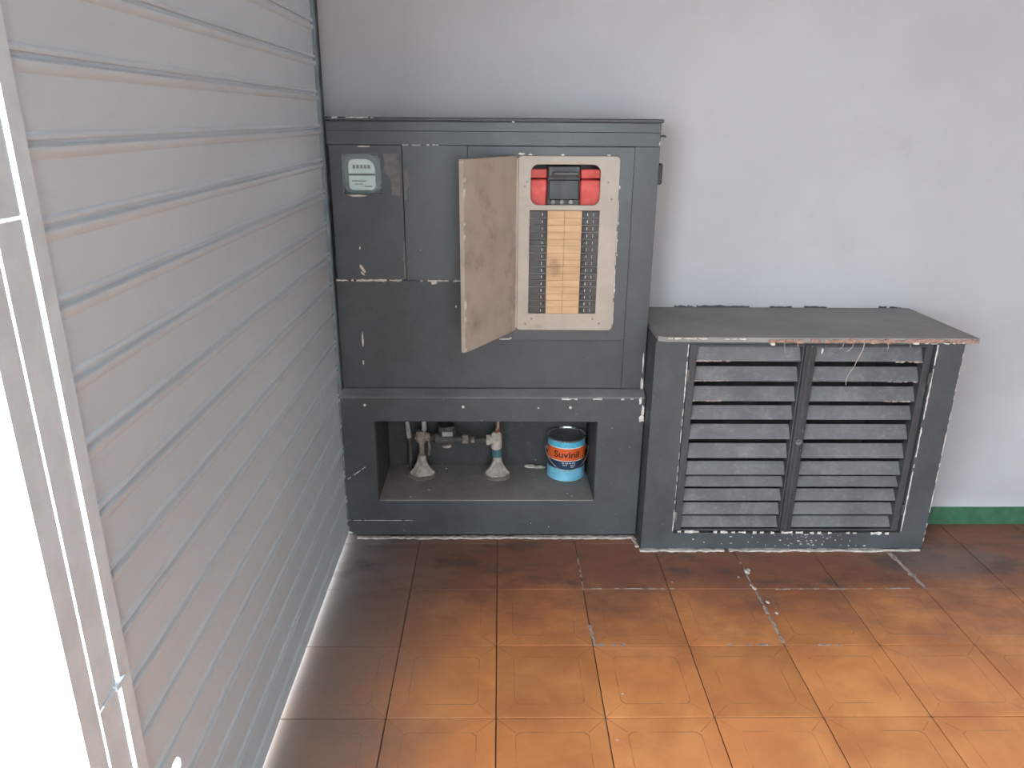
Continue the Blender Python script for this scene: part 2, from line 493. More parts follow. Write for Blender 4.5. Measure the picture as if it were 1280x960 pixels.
floor = struct(MB().box(-.80, XR+.15, YR-.15, WALL_Y+.1, -.12, -.0035).build('floor', 'grout'))
TS = .3
def tile_mesh():
    t = MB(); t.box(-.1482, .1482, -.1482, .1482, -.0115, 0, bev=.001); return t
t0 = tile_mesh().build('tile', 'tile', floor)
tiles = []
rnd = random.Random(3)
for j in range(-3, 4):
    for i in range(-2, 9):
        cx, cy = (i+.5)*TS, (j+.5)*TS
        z = rnd.uniform(-.0006, .0004)
        if cy > .8: z = -.0004
        if not tiles:
            o = t0; o.location = (cx, cy, z)
        else:
            o = share(t0, 'tile', (cx, cy, z), floor)
        o.rotation_euler = (rnd.uniform(-.0012, .0012), rnd.uniform(-.0012, .0012), 0)
        tiles.append(o)
far = MB()
for j in range(-16, 5):
    for i in range(-2, 13):
        if -3 <= j < 4 and i < 9: continue
        x0, y0 = i*TS+.0018, j*TS+.0018
        far.box(x0, min(XR, x0+.2964), max(y0, YR), min(y0+.2964, WALL_Y), -.0115, 0)
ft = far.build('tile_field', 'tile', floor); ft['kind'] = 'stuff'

# floor seams of whitish mortar
gs = MB()
ragged(gs, (.901, .605), (.900, .31), .010, .0009, 26, 3, 'z', 0.0, .25)
ragged(gs, (.900, .80), (.9, .61), .006, .0009, 14, 4, 'z', 0.0, .45)
ragged(gs, (.30, .80), (.30, .58), .006, .001, 14, 5, 'z', 0.0, .4)
ragged(gs, (.30, .40), (.305, .30), .012, .0012, 7, 6, 'z', 0.0, .2)
ragged(gs, (.31, .305), (.40, .302), .014, .001, 7, 7, 'z', 0.0, .25)
ragged(gs, (.3, .603), (.62, .602), .004, .001, 20, 8, 'z', 0.0, .35)
ragged(gs, (.94, .598), (1.45, .602), .006, .001, 30, 9, 'z', 0.0, .45)
ragged(gs, (1.49, .83), (1.505, .60), .020, .0012, 14, 10, 'z', 0.0, .05)
ragged(gs, (.72, .303), (1.1, .300), .006, .001, 20, 11, 'z', 0.0, .6)
gs.build('grout_streak', 'greymortar', floor)['kind'] = 'stuff'

# green kerb along the right part of the back wall
struct(MB().box(1.63, XR, 1.045, WALL_Y-.001, 0, .080, bev=.002).build('baseboard_back', 'green'))
# rough plastered batter that thickens the wall towards the kerb
bt = [(WALL_Y-.001, .0805), (1.0465, .0805), (1.050, .088), (1.085, .115), (1.14, .168), (1.19, .232), (1.235, .31), (1.265, .39), (WALL_Y-.001, .47)]
struct(MB().prism(bt, 0, 1.6275, XR).build('trim_3', 'wall', smooth=.5))

# pavement outside
pv = struct(MB().box(-9, -.801, -14, 8, -.25, -.03).build('trim_1', 'pavement'))
pv['label'] = 'bright pavement outside the open doorway on the left'
struct(MB().box(-.80, XR+4, -14, YR-.16, -.25, -.03).build('trim_2', 'pavement'))

# ================================================================== ROLLER SHUTTER
PITCH_Z = .1035
Z0 = 1.5145
sh = empty('roller_shutter', (SX-.004, .14, 0), 'closed grey steel roller shutter of wide horizontal slats along the left side', 'shutter')
prof = [(0, .0105), (0, .079), (.002, .081), (.0045, .085), (.006, .0895), (.0055, .094), (.003, .0962), (.0, .0968), (-.002, .0985), (-.002, .1062)]
lowr = [(.0, .0), (.0035, .0006), (.0048, .003), (.0042, .006), (.002, .0092)]
full = lowr + prof
poly = [(a, z) for a, z in full] + [(-.0025, z) for a, z in reversed(full) if True][:0]
back = [(a-.003, z) for a, z in reversed(full)]
def slat_mb():
    t = MB()
    pts = full + back
    bm = t.bm
    y0, y1 = -.676, .955
    A = [bm.verts.new((SX+a, y0, z)) for a, z in pts]; B = [bm.verts.new((SX+a, y1, z)) for a, z in pts]
    n = len(pts); h = len(full)
    for i in range(n): bm.faces.new((A[i], B[i], B[(i+1) % n], A[(i+1) % n]))
    for i in range(h-1):
        for V in (A, B):
            bm.faces.new((V[i], V[i+1], V[n-2-i], V[n-1-i]))
    return t
slat0 = slat_mb().build('slat', 'shutter', sh, smooth=.7)
base_inv = slat0.matrix_parent_inverse.copy()
ks = [k for k in range(-9, 14)]
hole_slat = None
for n_, k in enumerate(ks):
    zz = Z0 - PITCH_Z*(k+1)          # bottom seam of this slat
    if n_ == 0: o = slat0
    else:
        o = slat0.copy(); COL.objects.link(o); o.parent = sh; o.matrix_parent_inverse = base_inv
    o.location = (0, 0, zz)
    if zz < .42 < zz+PITCH_Z: hole_slat = o
# round lock hole in one slat, daylight shows through it
me2 = slat0.data.copy()
hole_slat.data = me2
cut = MB(); cut.tube([(SX-.05, -.566, .416), (SX+.05, -.566, .416)], .021, 20)
cu_o = cut.build('cutter', 'shutter')
md = hole_slat.modifiers.new('b', 'BOOLEAN'); md.object = cu_o; md.operation = 'DIFFERENCE'; md.solver = 'EXACT'
dg = bpy.context.evaluated_depsgraph_get(); dg.update()
me3 = bpy.data.meshes.new_from_object(hole_slat.evaluated_get(dg))
hole_slat.modifiers.clear(); hole_slat.data = me3
bpy.data.objects.remove(cu_o)
zb_ = Z0 - PITCH_Z*14
MB().box(SX-.012, SX+.004, -.676, .944, .018, zb_-.002, bev=.002).build('bottom_bar', 'shutter', sh)
g = MB()
g.box(-.612, -.607, .94, 1.0, .03, 2.45); g.box(-.612, -.5775, .985, 1.0, .03, 2.45); g.box(-.5735, -.5705, .9695, .9995, .60, 2.45)
g.build('guide_channel', 'guide', sh)
g = MB()
g.box(-.5745, -.5715, -.698, -.668, .0, 2.45); g.box(-.600, -.596, -.698, -.668, 0, 2.45)
g.build('guide_channel', 'galv', sh)

post = empty('steel_post', (-.575, -.755, 0), 'grey steel post of narrow plates with slits of daylight left of the shutter', 'post')
for (z0, z1) in ((0, .7235), (.7262, 1.4255), (1.4295, 2.45)):
    MB().box(-.5755, -.5725, -.7595, -.7085, z0, z1).build('face_plate', 'galv', post)
MB().box(-.5755, -.5725, -.806, -.7650, 0, 2.45).build('side_plate', 'galv', post)
br = MB(); br.box(-.5722, -.569, -.752, -.700, .727, .7305); br.box(-.5722, -.566, -.718, -.69, .726, .735)
br.build('weld_bracket', 'galv', post)

# ================================================================== METER BOX (upper)
FY = 1.0
mbx = empty('meter_cabinet', (-.01, 1.12, .6), 'tall dark-painted meter cabinet on the wall holding the open breaker panel', 'cabinet')
XL, XRt = -.572, .543
b = MB()
b.box(XL, -.548, FY+.02, WALL_Y-.002, .60, 1.535); b.box(.520, XRt, FY+.02, WALL_Y-.002, .60, 1.535)
b.box(-.548, .520, WALL_Y-.022, WALL_Y-.002, .60, 1.535); b.box(-.548, .520, FY+.02, WALL_Y-.022, .60, .62)
b.box(-.548, .520, FY+.02, WALL_Y-.022, 1.515, 1.535)
b.box(-.338, -.322, FY+.03, WALL_Y-.022, .62, 1.515)
b.build('carcass', 'masonry', mbx)
MB().box(XL, .548, FY-.012, WALL_Y-.002, 1.535, 1.5475, bev=.003).build('top_slab', 'masonry', mbx)
def board(name, x0, x1, z0, z1, y=FY, th=.02, mat='board', bev=.0009):
    return MB().box(x0, x1, y, y+th, z0, z1, bev=bev).build(name, mat, mbx)
board('top_rail', XL, XRt, 1.5050, 1.5348)
board('upper_rail', XL, XRt, 1.4602, 1.5045, FY+.001, .019)
board('fixed_panel', -.3214, -.1029, 1.0032, 1.4597, FY+.0005, .0195)
board('stile', .4592, XRt, .60, 1.4595, FY, .02)
# lower front boards with the breaker opening left free
lp = plate('lower_panel', [[(XL, .601), (.459, .601), (.459, .786), (-.1035, .786), (-.1035, 1.002), (XL, 1.002)]], FY, FY+.02, 'masonry', mbx, .0015)
plate('panel_surround', [rect(-.1025, .4585, .7875, 1.4595), rect(.095, .375, .85, 1.41)], FY-.010, FY+.02, 'board', mbx, .002)
# meter door with its window
md_ = plate('meter_door', [rect(XL+.006, -.3225, 1.0055, 1.4595), rect(-.524, -.394, 1.301, 1.431)], FY-.003, FY+.015, 'board', mbx, .002)
MB().box(-.527, -.391, FY+.004, FY+.007, 1.298, 1.434).build('glass_pane', 'glass', md_)
wf = MB()
wf.box(-.5275, -.5235, FY-.0055, FY-.0025, 1.298, 1.434); wf.box(-.5275, -.391, FY-.0055, FY-.0025, 1.297, 1.3015)
wf.box(-.5275, -.391, FY-.0055, FY-.0025, 1.4305, 1.434); wf.box(-.395, -.391, FY-.0055, FY-.0025, 1.298, 1.434)
wf.build('window_frame', 'meterbody', md_)
tag(MB().box(.5435, .563, 1.03, 1.075, 1.335, 1.405, bev=.004).build('side_latch', 'black', mbx), 'small black latch box on the right side')
hk = MB(); hk.tube([(.543, 1.02, 1.493), (.560, 1.02, 1.495), (.563, 1.02, 1.490)], .003, 6)
hk.build('hook', 'black', mbx)
ch = MB()
ragged(ch, (-.572, 1.0035), (-.338, 1.0035), .0075, .001, 26, 21, 'y', FY-.0025, .12)
ragged(ch, (-.29, 1.0025), (-.125, 1.002), .005, .001, 20, 22, 'y', FY, .35)
blob(ch, -.475, 1.045, FY-.004, .012, .042, ang=.62, seed=1); blob(ch, -.475, 1.028, FY-.004, .010, .02, ang=.7, seed=2)
blob(ch, -.49, .78, FY-.001, .008, .07, seed=3); blob(ch, -.492, .70, FY-.001, .006, .02, seed=4)
blob(ch, -.478, 1.295, FY-.0065, .06, .008, seed=5); blob(ch, -.45, 1.455, FY-.004, .05, .006, seed=6)
blob(ch, -.225, .995, FY-.001, .022, .014, seed=7); blob(ch, -.48, 1.118, FY-.004, .005, .012, seed=8)
blob(ch, -.15, .91, FY-.001, .006, .01, seed=18); blob(ch, .05, 1.536, FY-.017, .01, .006, seed=9)
ragged(ch, (-.545, 1.5455), (-.40, 1.5455), .005, .001, 16, 23, 'y', FY-.016, .4)
ragged(ch, (-.36, 1.46), (-.20, 1.4605), .004, .001, 16, 24, 'y', FY, .55)
blob(ch, .535, .70, FY-.001, .006, .09, seed=10); blob(ch, .541, 1.47, FY-.001, .005, .018, seed=11)
blob(ch, .536, .62, FY-.001, .012, .05, seed=12)
blob(ch, .022, .793, FY-.0115, .05, .007, seed=13); blob(ch, .045, .797, FY-.0115, .012, .006, seed=14)
ch.build('chipped_paint', 'gouge', mbx)['kind'] = 'stuff'
gp = MB()
rp = [(-.386, 1.432), (-.335, 1.434), (-.333, 1.40), (-.331, 1.295), (-.361, 1.297), (-.362, 1.345), (-.372, 1.36), (-.388, 1.375), (-.380, 1.40)]
gp.prism(rp, 1, FY-.0042, FY+.001)
gp.build('worn_patch', 'graypatch', mbx)['label'] = 'pinkish grey patch of worn paint beside the meter window'
gp = MB()
gp.prism([(-.3195, 1.385), (-.306, 1.383), (-.305, 1.365), (-.300, 1.33), (-.311, 1.315), (-.312, 1.285), (-.3195, 1.283)], 1, FY-.0002, FY+.003)
gp.build('worn_patch', 'graypatch', mbx)
gp = MB()
gp.prism([(-.3285, 1.01), (-.3232, 1.01), (-.3232, 1.14), (-.3275, 1.14), (-.331, 1.10)], 1, FY-.0042, FY)
gp.build('worn_patch', 'graypatch', mbx)

# electricity meter behind its window
em = empty('electricity_meter', (-.465, 1.06, 1.30), 'electricity meter with pale dial plates behind the small square window', 'meter')
MB().lathe([(0, -.02), (.078, -.02), (.078, .03), (.07, .036), (0, .036)], seg=36).build('case', 'meterbody', em, smooth=.6)
o = em.children[0]; o.data.transform(Matrix.Translation((-.463, 1.06, 1.366)) @ Matrix.Rotation(PI/2, 4, 'X'))
mk = MB(); mk.box(-.535, -.39, 1.085, 1.26, 1.26, 1.47); mk.build('base_block', 'meterbody', em)
plate('upper_dial_plate', [[(-.508, 1.366), (-.418, 1.366), (-.418, 1.384), (-.423, 1.398), (-.434, 1.409), (-.446, 1.413), (-.488, 1.413), (-.499, 1.411), (-.506, 1.402), (-.508, 1.39)]], 1.0195, 1.0235, 'meterplate', em, .0008)
plate('lower_dial_plate', [[(-.508, 1.359), (-.418, 1.359), (-.418, 1.328), (-.421, 1.318), (-.430, 1.311), (-.496, 1.311), (-.504, 1.315), (-.508, 1.323)]], 1.0195, 1.0235, 'meterplate', em, .0008)
dg_ = MB()
for k in range(5): dg_.box(-.493+k*.0125, -.484+k*.0125, 1.0185, 1.0196, 1.382, 1.394)
dg_.box(-.498, -.448, 1.0185, 1.0196, 1.340, 1.343); dg_.box(-.49, -.462, 1.0185, 1.0196, 1.330, 1.3325); dg_.box(-.455, -.43, 1.0185, 1.0196, 1.322, 1.326)
dg_.build('counter_window', 'graypatch', em)['kind'] = 'stuff'

# ================================================================== BREAKER PANEL
bp = empty('breaker_panel', (.237, .99, .83), 'beige open-door breaker panel with two columns of black breakers', 'breaker panel')
PY = .978
PX0, PX1, PZ0, PZ1 = .066, .4095, .8295, 1.430
plate('face_plate', [rrect(PX0, PX1, PZ0, PZ1, .014), rrect(.1105, .3445, 1.2695, 1.402, .026), rect(.1085, .3465, .8915, 1.251)], PY, PY+.0115, 'beige', bp, .0025)
bx = MB()   # steel back box inside the cabinet
bx.box(.098, .101, PY+.0125, 1.08, .855, 1.407); bx.box(.369, .372, PY+.0125, 1.08, .855, 1.407); bx.box(.098, .372, 1.077, 1.08, .855, 1.407)
bx.box(.101, .369, PY+.0125, 1.077, .855, .858); bx.box(.101, .369, PY+.0125, 1.077, 1.404, 1.407)
bx.build('back_box', 'breaker', bp)
# insulators : four red plates
for (x0, x1) in ((.103, .1655), (.2805, .352)):
    MB().box(x0, x1, 1.008, 1.014, 1.355, 1.386, bev=.003).build('red_insulator', 'red', bp)
    MB().box(x0, x1, 1.002, 1.009, 1.258, 1.352, bev=.004).build('red_insulator', 'red', bp)
mbk = MB().box(.167, .279, 1.0, 1.06, 1.262, 1.398, bev=.003).build('main_breaker', 'breaker', bp)
mm_ = MB(); mm_.box(.170, .276, .990, 1.0, 1.362, 1.396, bev=.002); mm_.box(.1715, .2745, .994, 1.0, 1.285, 1.352, bev=.003)
mm_.build('raised_cover', 'black', mbk)
hd = MB(); hd.tube([(.183, .992, 1.362), (.186, .974, 1.372), (.192, .970, 1.374), (.262, .970, 1.374), (.268, .974, 1.372), (.271, .992, 1.362)], .0042, 8)
hd.build('handle', 'screw', mbk, smooth=.8)
for k in range(3):
    t = MB(); t.tube([(.187+k*.030, .985, 1.279), (.187+k*.030, 1.0, 1.279)], .0072, 12); t.box(.181+k*.030, .193+k*.030, .9842, .9855, 1.278, 1.280)
    t.build('terminal_screw', 'screw', mbk, smooth=.6)
ROWS = 15
dz = (1.2505-.8920)/ROWS
rr_ = random.Random(11)
def breaker_proto(side):
    x0, x1 = (.1088, .1683) if side == 'l' else (.2870, .3462)
    return MB().box(x0, x1, PY+.0005, PY+.03, .0009, dz-.0009, bev=.0012).build('breaker', 'breaker', bp)
def toggle_proto(side):
    xc = .1545 if side == 'l' else .2985
    t = MB()
    t.box(xc-.008, xc+.008, PY-.004, PY+.0005, dz*.22, dz*.78, bev=.0015)
    return t
def mark_proto(side):
    xc = .1515 if side == 'l' else .3055
    t = MB(); t.box(xc-.0012, xc+.0012, PY-.0046, PY-.0038, dz*.3, dz*.72)
    if side == 'r': t.box(.3255, .3268, PY-.0002, PY+.0008, dz*.25, dz*.7)
    return t
for side in 'lr':
    b0 = breaker_proto(side)
    tg = toggle_proto(side).build('toggle', 'black', b0); mk_ = mark_proto(side).build('toggle_mark', 'tick', b0)
    for o in (tg, mk_): o.matrix_parent_inverse = Matrix.Identity(4)
    inv = b0.matrix_parent_inverse.copy()
    b0.location.z = .8920
    for k in range(1, ROWS):
        c = b0.copy(); COL.objects.link(c); c.parent = bp; c.matrix_parent_inverse = inv
        c.location = (rr_.uniform(-.0004, .0004), rr_.uniform(-.0006, .0006), .8920+k*dz)
        for s_ in (tg, mk_):
            d = s_.copy(); COL.objects.link(d); d.parent = c; d.matrix_parent_inverse = Matrix.Identity(4)
    # shield strip line between breakers comes from the gaps; blanking plates
for side in (0, 1):
    x0, x1 = ((.1690, .2272), (.2276, .2866))[side]
    f0 = MB().box(x0, x1, PY-.003, PY+.012, .0002, dz-.0002, bev=.0006).build('blanking_strip', 'filler', bp)
    inv = f0.matrix_parent_inverse.copy(); f0.location.z = .8920
    for k in range(1, ROWS):
        c = f0.copy(); COL.objects.link(c); c.parent = bp; c.matrix_parent_inverse = inv
        c.location = (0, rr_.uniform(-.001, .0008), .8920+k*dz)
for (x, z) in ((.098, 1.345), (.372, 1.345), (.385, 1.29), (.120, .872), (.338, .872), (.098, .853), (.362, .855), (.090, 1.33)):
    t = MB(); t.tube([(x, PY-.002, z), (x, PY+.001, z)], .0035, 10); t.build('screw', 'screw', bp)
ck = MB()
for k, (x, z, w, h) in enumerate(((.078, 1.435, .022, .009), (.108, 1.434, .014, .007), (.215, 1.433, .013, .006), (.37, 1.433, .012, .006), (.411, 1.33, .006, .014), (.413, 1.21, .006, .012), (.413, 1.15, .005, .01), (.414, 1.10, .005, .010), (.4135, .975, .005, .012), (.4115, .87, .004, .05))):
    blob(ck, x, z, PY+.004, w, h, .001, seed=40+k)
ragged(ck, (.4105, 1.30), (.4105, .86), .0028, .0004, 30, 51, 'y', PY+.003, .2)
ck.build('chipped_paint', 'gouge', bp)['kind'] = 'stuff'
for x0, x1 in ((.1088, .1683), (.2870, .3462)):
    f0 = MB().box(x0, x1, PY-.0012, PY+.02, -.0007, .0007).build('divider', 'edge', bp)
    inv = f0.matrix_parent_inverse.copy(); f0.location.z = .8920+dz
    for k in range(2, ROWS):
        c = f0.copy(); COL.objects.link(c); c.parent = bp; c.matrix_parent_inverse = inv; c.location = (0, 0, .8920+k*dz)
# open door : built closed in local coordinates (x from hinge), then swung out
hinge = Vector((.0645, PY+.001, 0))
dv = Vector((-.1695, .697-.982, 0))
ang = math.atan2(dv.y, dv.x)
Lw = .332
X = Matrix.Translation(hinge) @ Matrix.Rotation(ang, 4, 'Z')
dp = plate('panel_door', [rrect(0.004, Lw, PZ0, PZ1, .010)], -.0022, 0.0022, 'beige_door', bp, .0008, xform=X)
fl = MB()
for v0 in ((.0025, .006, -.013, -.002, PZ0+.004, PZ1-.004), (Lw-.004, Lw, -.013, -.002, PZ0+.004, PZ1-.004), (.004, Lw, -.013, -.002, PZ0, PZ0+.003), (.004, Lw, -.013, -.002, PZ1-.003, PZ1)):
    fl.box(*v0)
fo = fl.build('folded_edge', 'beige_door', dp); fo.data.transform(X)
hg = MB(); hg.tube([(.0645, PY-.003, PZ0+.01), (.0645, PY-.003, PZ1-.01)], .0045, 8)
hg.build('hinge', 'beige_door', bp, smooth=.8)
dc = MB()
for k, (x, z, w, h) in enumerate(((.327, 1.37, .012, .012), (.328, 1.33, .008, .03), (.330, 1.20, .008, .015), (.330, .985, .012, .03), (.330, .94, .012, .02), (.329, .84, .012, .012), (.330, 1.24, .006, .01))):
    blob(dc, x, z, .0015, w, h, .001, seed=70+k)
do = dc.build('chipped_paint', 'gouge', dp); do.data.transform(X); do['kind'] = 'stuff'

# ================================================================== LOWER BOX WITH NICHE
LY = .95
NX0, NX1, NZ0, NZ1 = -.455, .370, .160, .485
lb = empty('niche_box', (-.015, 1.1, 0), 'low dark masonry box with an open niche for pipes beside the shutter', 'cabinet')
LXL, LXR = -.577, .5425
plate('front_wall', [rect(LXL, LXR, .009, .578), rect(NX0, NX1, NZ0-.004, NZ1)], LY, LY+.03, 'masonry', lb, .003)
b = MB()
b.box(LXL, NX0-.03, LY+.0305, WALL_Y-.003, .01, .575); b.box(NX1+.03, LXR, LY+.0305, WALL_Y-.003, .004, .575)
b.box(NX0-.0295, NX1+.0295, LY+.0305, WALL_Y-.003, .004, NZ0-.021)
b.build('side_wall', 'masonry', lb)
b = MB()
b.box(NX0-.0295, NX0, LY+.0305, WALL_Y-.02, NZ0, NZ1); b.box(NX1, NX1+.0295, LY+.0305, WALL_Y-.02, NZ0, NZ1)
b.box(NX0-.0295, NX1+.0295, WALL_Y-.019, WALL_Y-.003, NZ0-.02, NZ1+.02); b.box(NX0-.0295, NX1+.0295, LY+.0305, WALL_Y-.02, NZ1, NZ1+.02)
b.build('niche_lining', 'niche', lb)
MB().prism([(NX0+.0005, LY+.003), (NX1-.0005, LY+.003), (NX1-.0005, WALL_Y-.0195), (NX0+.0005, WALL_Y-.0195)], 2, NZ0-.0036, NZ0-.0001).build('niche_floor', 'niche_floor', lb)
MB().box(NX0-.0295, NX1+.0295, LY+.0305, WALL_Y-.0195, NZ0-.0205, NZ0-.004).build('niche_bed', 'niche', lb)
MB().prism([(LY-.002, .5785), (LY+.003, .583), (FY-.003, .5985), (FY+.10, .5995), (FY+.10, .5785)], 0, LXL, LXR).build('ledge', 'ledge', lb)
pl = MB()
for (x, z) in ((-.487, .551), (-.127, .5445), (.268, .543), (.150, .541)):
    r = .0052 if x != .150 else .003
    pl.tube([(x, LY-.0015, z), (x, LY+.001, z)], r, 10)
    o = pl.build('plaster_plug', 'gouge', lb); pl = MB()
pl.bm.free()
ch = MB()
ragged(ch, (LXL, .0735), (-.33, .0725), .0022, .0006, 24, 31, 'y', LY, .2)
ragged(ch, (.20, .577), (.50, .577), .008, .0008, 26, 32, 'y', LY, .65)
blob(ch, .536, .53, LY-.001, .014, .05, seed=33); blob(ch, .533, .50, LY-.001, .022, .03, seed=34); blob(ch, .525, .57, LY-.001, .012, .03, seed=35)
blob(ch, -.572, .020, LY-.001, .02, .010, seed=36); blob(ch, .13, .06, LY-.001, .004, .004, seed=37); blob(ch, .2, .045, LY-.001, .005, .005, seed=38)
ragged(ch, (-.574, .245), (-.50, .30), .004, .001, 12, 39, 'y', LY, .3)
ch.build('chipped_paint', 'gouge', lb)['kind'] = 'stuff'
ms = MB()
ragged(ms, (-.545, LY-.010), (LXR-.01, LY-.008), .018, .006, 60, 41, 'z', 0, .02)
ragged(ms, (.530, LY-.012), (.534, .872), .014, .006, 10, 42, 'z', 0, .0)
ms.build('mortar_seam', 'mortar', lb)

# ================================================================== PIPEWORK IN THE NICHE
pw = empty('water_pipework', (-.16, 1.17, NZ0), 'old water pipework with two flared mortar bases inside the niche', 'pipes')
PYY = 1.17
xl, xr = -.309, -.0015
def cone(x, y, name='mortar_cone'):
    p = [(.047, .0), (.049, .006), (.041, .012), (.030, .030), (.022, .050), (.0165, .070), (.0145, .082), (.0, .083)]
    t = MB().lathe(p, (x, y, NZ0+.008), 22, jitter=.22); o = t.build(name, 'cloth', pw, smooth=1.2)
    t = MB().lathe([(0, .0), (.058, .0), (.060, .006), (.052, .012), (.03, .014), (0, .014)], (x, y, NZ0), 24, jitter=.12); t.build('mortar_base', 'mud', pw, smooth=1.2)
    for s_, a in ((1, .5), (-1, 2.6)):   # stiff wrinkled skirts flaring to the sides
        f = MB(); q = []
        f.tube([(x, y, NZ0+.085), (x+.012*s_, y-.008, NZ0+.060), (x+.026*s_, y-.014, NZ0+.034), (x+.047*s_, y-.016, NZ0+.016)], [.010, .010, .010, .006], 8)
        f.build('mortar_skirt', 'cloth', pw, smooth=1.2)
cone(xl, PYY); cone(xr, PYY)
t = MB()
t.tube([(xl, PYY, NZ0+.085), (xl, PYY, NZ0+.155)], .0115, 14); t.tube([(xl, PYY, NZ0+.079), (xl, PYY, NZ0+.092)], .0155, 6)
t.build('riser', 'brass', pw, smooth=.7)
t = MB(); t.tube([(xl, PYY, NZ0+.145), (xl, PYY, NZ0+.150), (xl, PYY, NZ0+.190), (xl, PYY, NZ0+.197)], [.015, .021, .021, .016], 16)
t.tube([(xl, PYY, NZ0+.172), (xl+.035, PYY, NZ0+.170)], [.018, .017], 14); t.tube([(xl-.018, PYY, NZ0+.168), (xl-.026, PYY, NZ0+.168)], .012, 6)
t.build('tee_fitting', 'brass', pw, smooth=.7)
t = MB(); t.tube([(xl+.012, PYY+.005, NZ0+.197), (xl+.012, PYY+.005, NZ1)], .0105, 12); t.build('supply_pipe', 'pvc', pw, smooth=.8)
t = MB(); t.tube([(xl+.030, PYY, NZ0+.158), (xl+.032, PYY-.003, NZ0+.12), (xl+.028, PYY, NZ0+.09)], [.005, .0045, .004], 8); t.build('drain_tail', 'brass', pw, smooth=.8)
# horizontal run with water meter
t = MB(); t.tube([(xl+.035, PYY, NZ0+.168), (-.255, PYY, NZ0+.165)], .011, 12); t.tube([(-.165, PYY, NZ0+.160), (-.128, PYY, NZ0+.160)], .012, 12)
t.tube([(-.10, PYY, NZ0+.158), (-.032, PYY, NZ0+.156)], .009, 12)
t.build('horizontal_pipe', 'oldiron', pw, smooth=.7)
t = MB(); t.tube([(-.145, PYY, NZ0+.160), (-.142, PYY, NZ0+.160), (-.120, PYY, NZ0+.160), (-.117, PYY, NZ0+.160)], [.012, .019, .019, .012], 6)
t.tube([(-.108, PYY, NZ0+.158), (-.094, PYY, NZ0+.158)], .0135, 6)
t.build('union_nut', 'brass', pw, smooth=.5)
wm = MB(); wm.tube([(-.262, PYY, NZ0+.163), (-.25, PYY, NZ0+.163), (-.18, PYY, NZ0+.162), (-.165, PYY, NZ0+.162)], [.012, .024, .024, .012], 14)
wm.lathe([(0, 0), (.034, 0), (.036, .01), (.036, .034), (.030, .044), (0, .046)], (-.205, PYY, NZ0+.178), 20)
wmo = wm.build('water_meter', 'oldiron', pw, smooth=.7)
MB().box(-.222, -.180, PYY-.0385, PYY-.034, NZ0+.188, NZ0+.206, bev=.001).build('meter_label', 'pvc', wmo)
t = MB(); t.tube([(-.205, PYY-.03, NZ0+.142), (-.205, PYY-.03, NZ0+.150)], [.020, .014], 12); t.build('drain_cap', 'palebrass', wmo, smooth=.7)
# right tee
t = MB(); t.tube([(xr-.004, PYY, NZ0+.118), (xr-.004, PYY, NZ0+.124), (xr-.004, PYY, NZ0+.180), (xr-.004, PYY, NZ0+.192)], [.017, .022, .022, .014], 16)
t.tube([(xr, PYY, NZ0+.158), (xr-.032, PYY, NZ0+.158)], .019, 14); t.tube([(xr-.030, PYY, NZ0+.158), (xr-.044, PYY, NZ0+.158)], .023, 6)
t.build('tee_fitting', 'palebrass', pw, smooth=.6)
t = MB(); t.tube([(xr-.002, PYY, NZ0+.085), (xr-.002, PYY, NZ0+.117)], .0195, 16); t.build('tape_wrap', 'teal', pw, smooth=.8)
t = MB(); t.tube([(xr+.001, PYY, NZ0+.190), (xr+.001, PYY, NZ1)], .0095, 12); t.build('supply_pipe', 'copper', pw, smooth=.8)
t = MB()
t.tube([(xr-.006, PYY-.011, NZ0+.205), (xr+.002, PYY-.011, NZ0+.215), (xr+.003, PYY-.011, NZ0+.255)], .004, 8); t.build('drip_of_lime', 'palebrass', pw, smooth=.8)
cp = empty('thin_pipe', (-.36, 1.2, NZ0), 'thin pale conduit with flaking paint at the left end of the niche', 'pipe')
t = MB(); t.tube([(-.366, 1.2, .385), (-.362, 1.2, .325), (-.3585, 1.2, .27), (-.3585, 1.2, NZ0)], .0085, 10); t.build('tube', 'oldiron', cp, smooth=.8)
t = MB(); t.tube([(-.3735, 1.197, NZ1), (-.3705, 1.197, .42), (-.3615, 1.197, .315)], .0105, 10); t.build('sleeve', 'pvc', cp, smooth=.8)
cr = MB()
rr2 = random.Random(5)
for k in range(12):
    x, y = rr2.uniform(NX0+.02, NX1-.02), rr2.uniform(.975, 1.25)
    if math.hypot(x-.282, y-1.187) < .1 or abs(x-xl) < .075 and y > 1.09 or abs(x-xr) < .075 and y > 1.09 : continue
    s_ = rr2.uniform(.0015, .0045); t = bmesh.new(); bmesh.ops.create_icosphere(t, subdivisions=1, radius=s_)
    cr.add(t, 0, Matrix.Translation((x, y, NZ0+s_*.35)) @ Matrix.Diagonal((1.3, 1, .55, 1)))
for k in range(9):
    s_ = rr2.uniform(.005, .012); t = bmesh.new(); bmesh.ops.create_icosphere(t, subdivisions=1, radius=s_)
    cr.add(t, 0, Matrix.Translation((.125+k*.008+rr2.uniform(-.003, .003), 1.245+rr2.uniform(-.008, .004), NZ0+s_*.3)) @ Matrix.Diagonal((1.3, 1, .6, 1)))
tag(cr.build('plaster_crumbs', 'gouge'), 'pale plaster crumbs scattered on the niche floor', 'debris', kind='stuff')

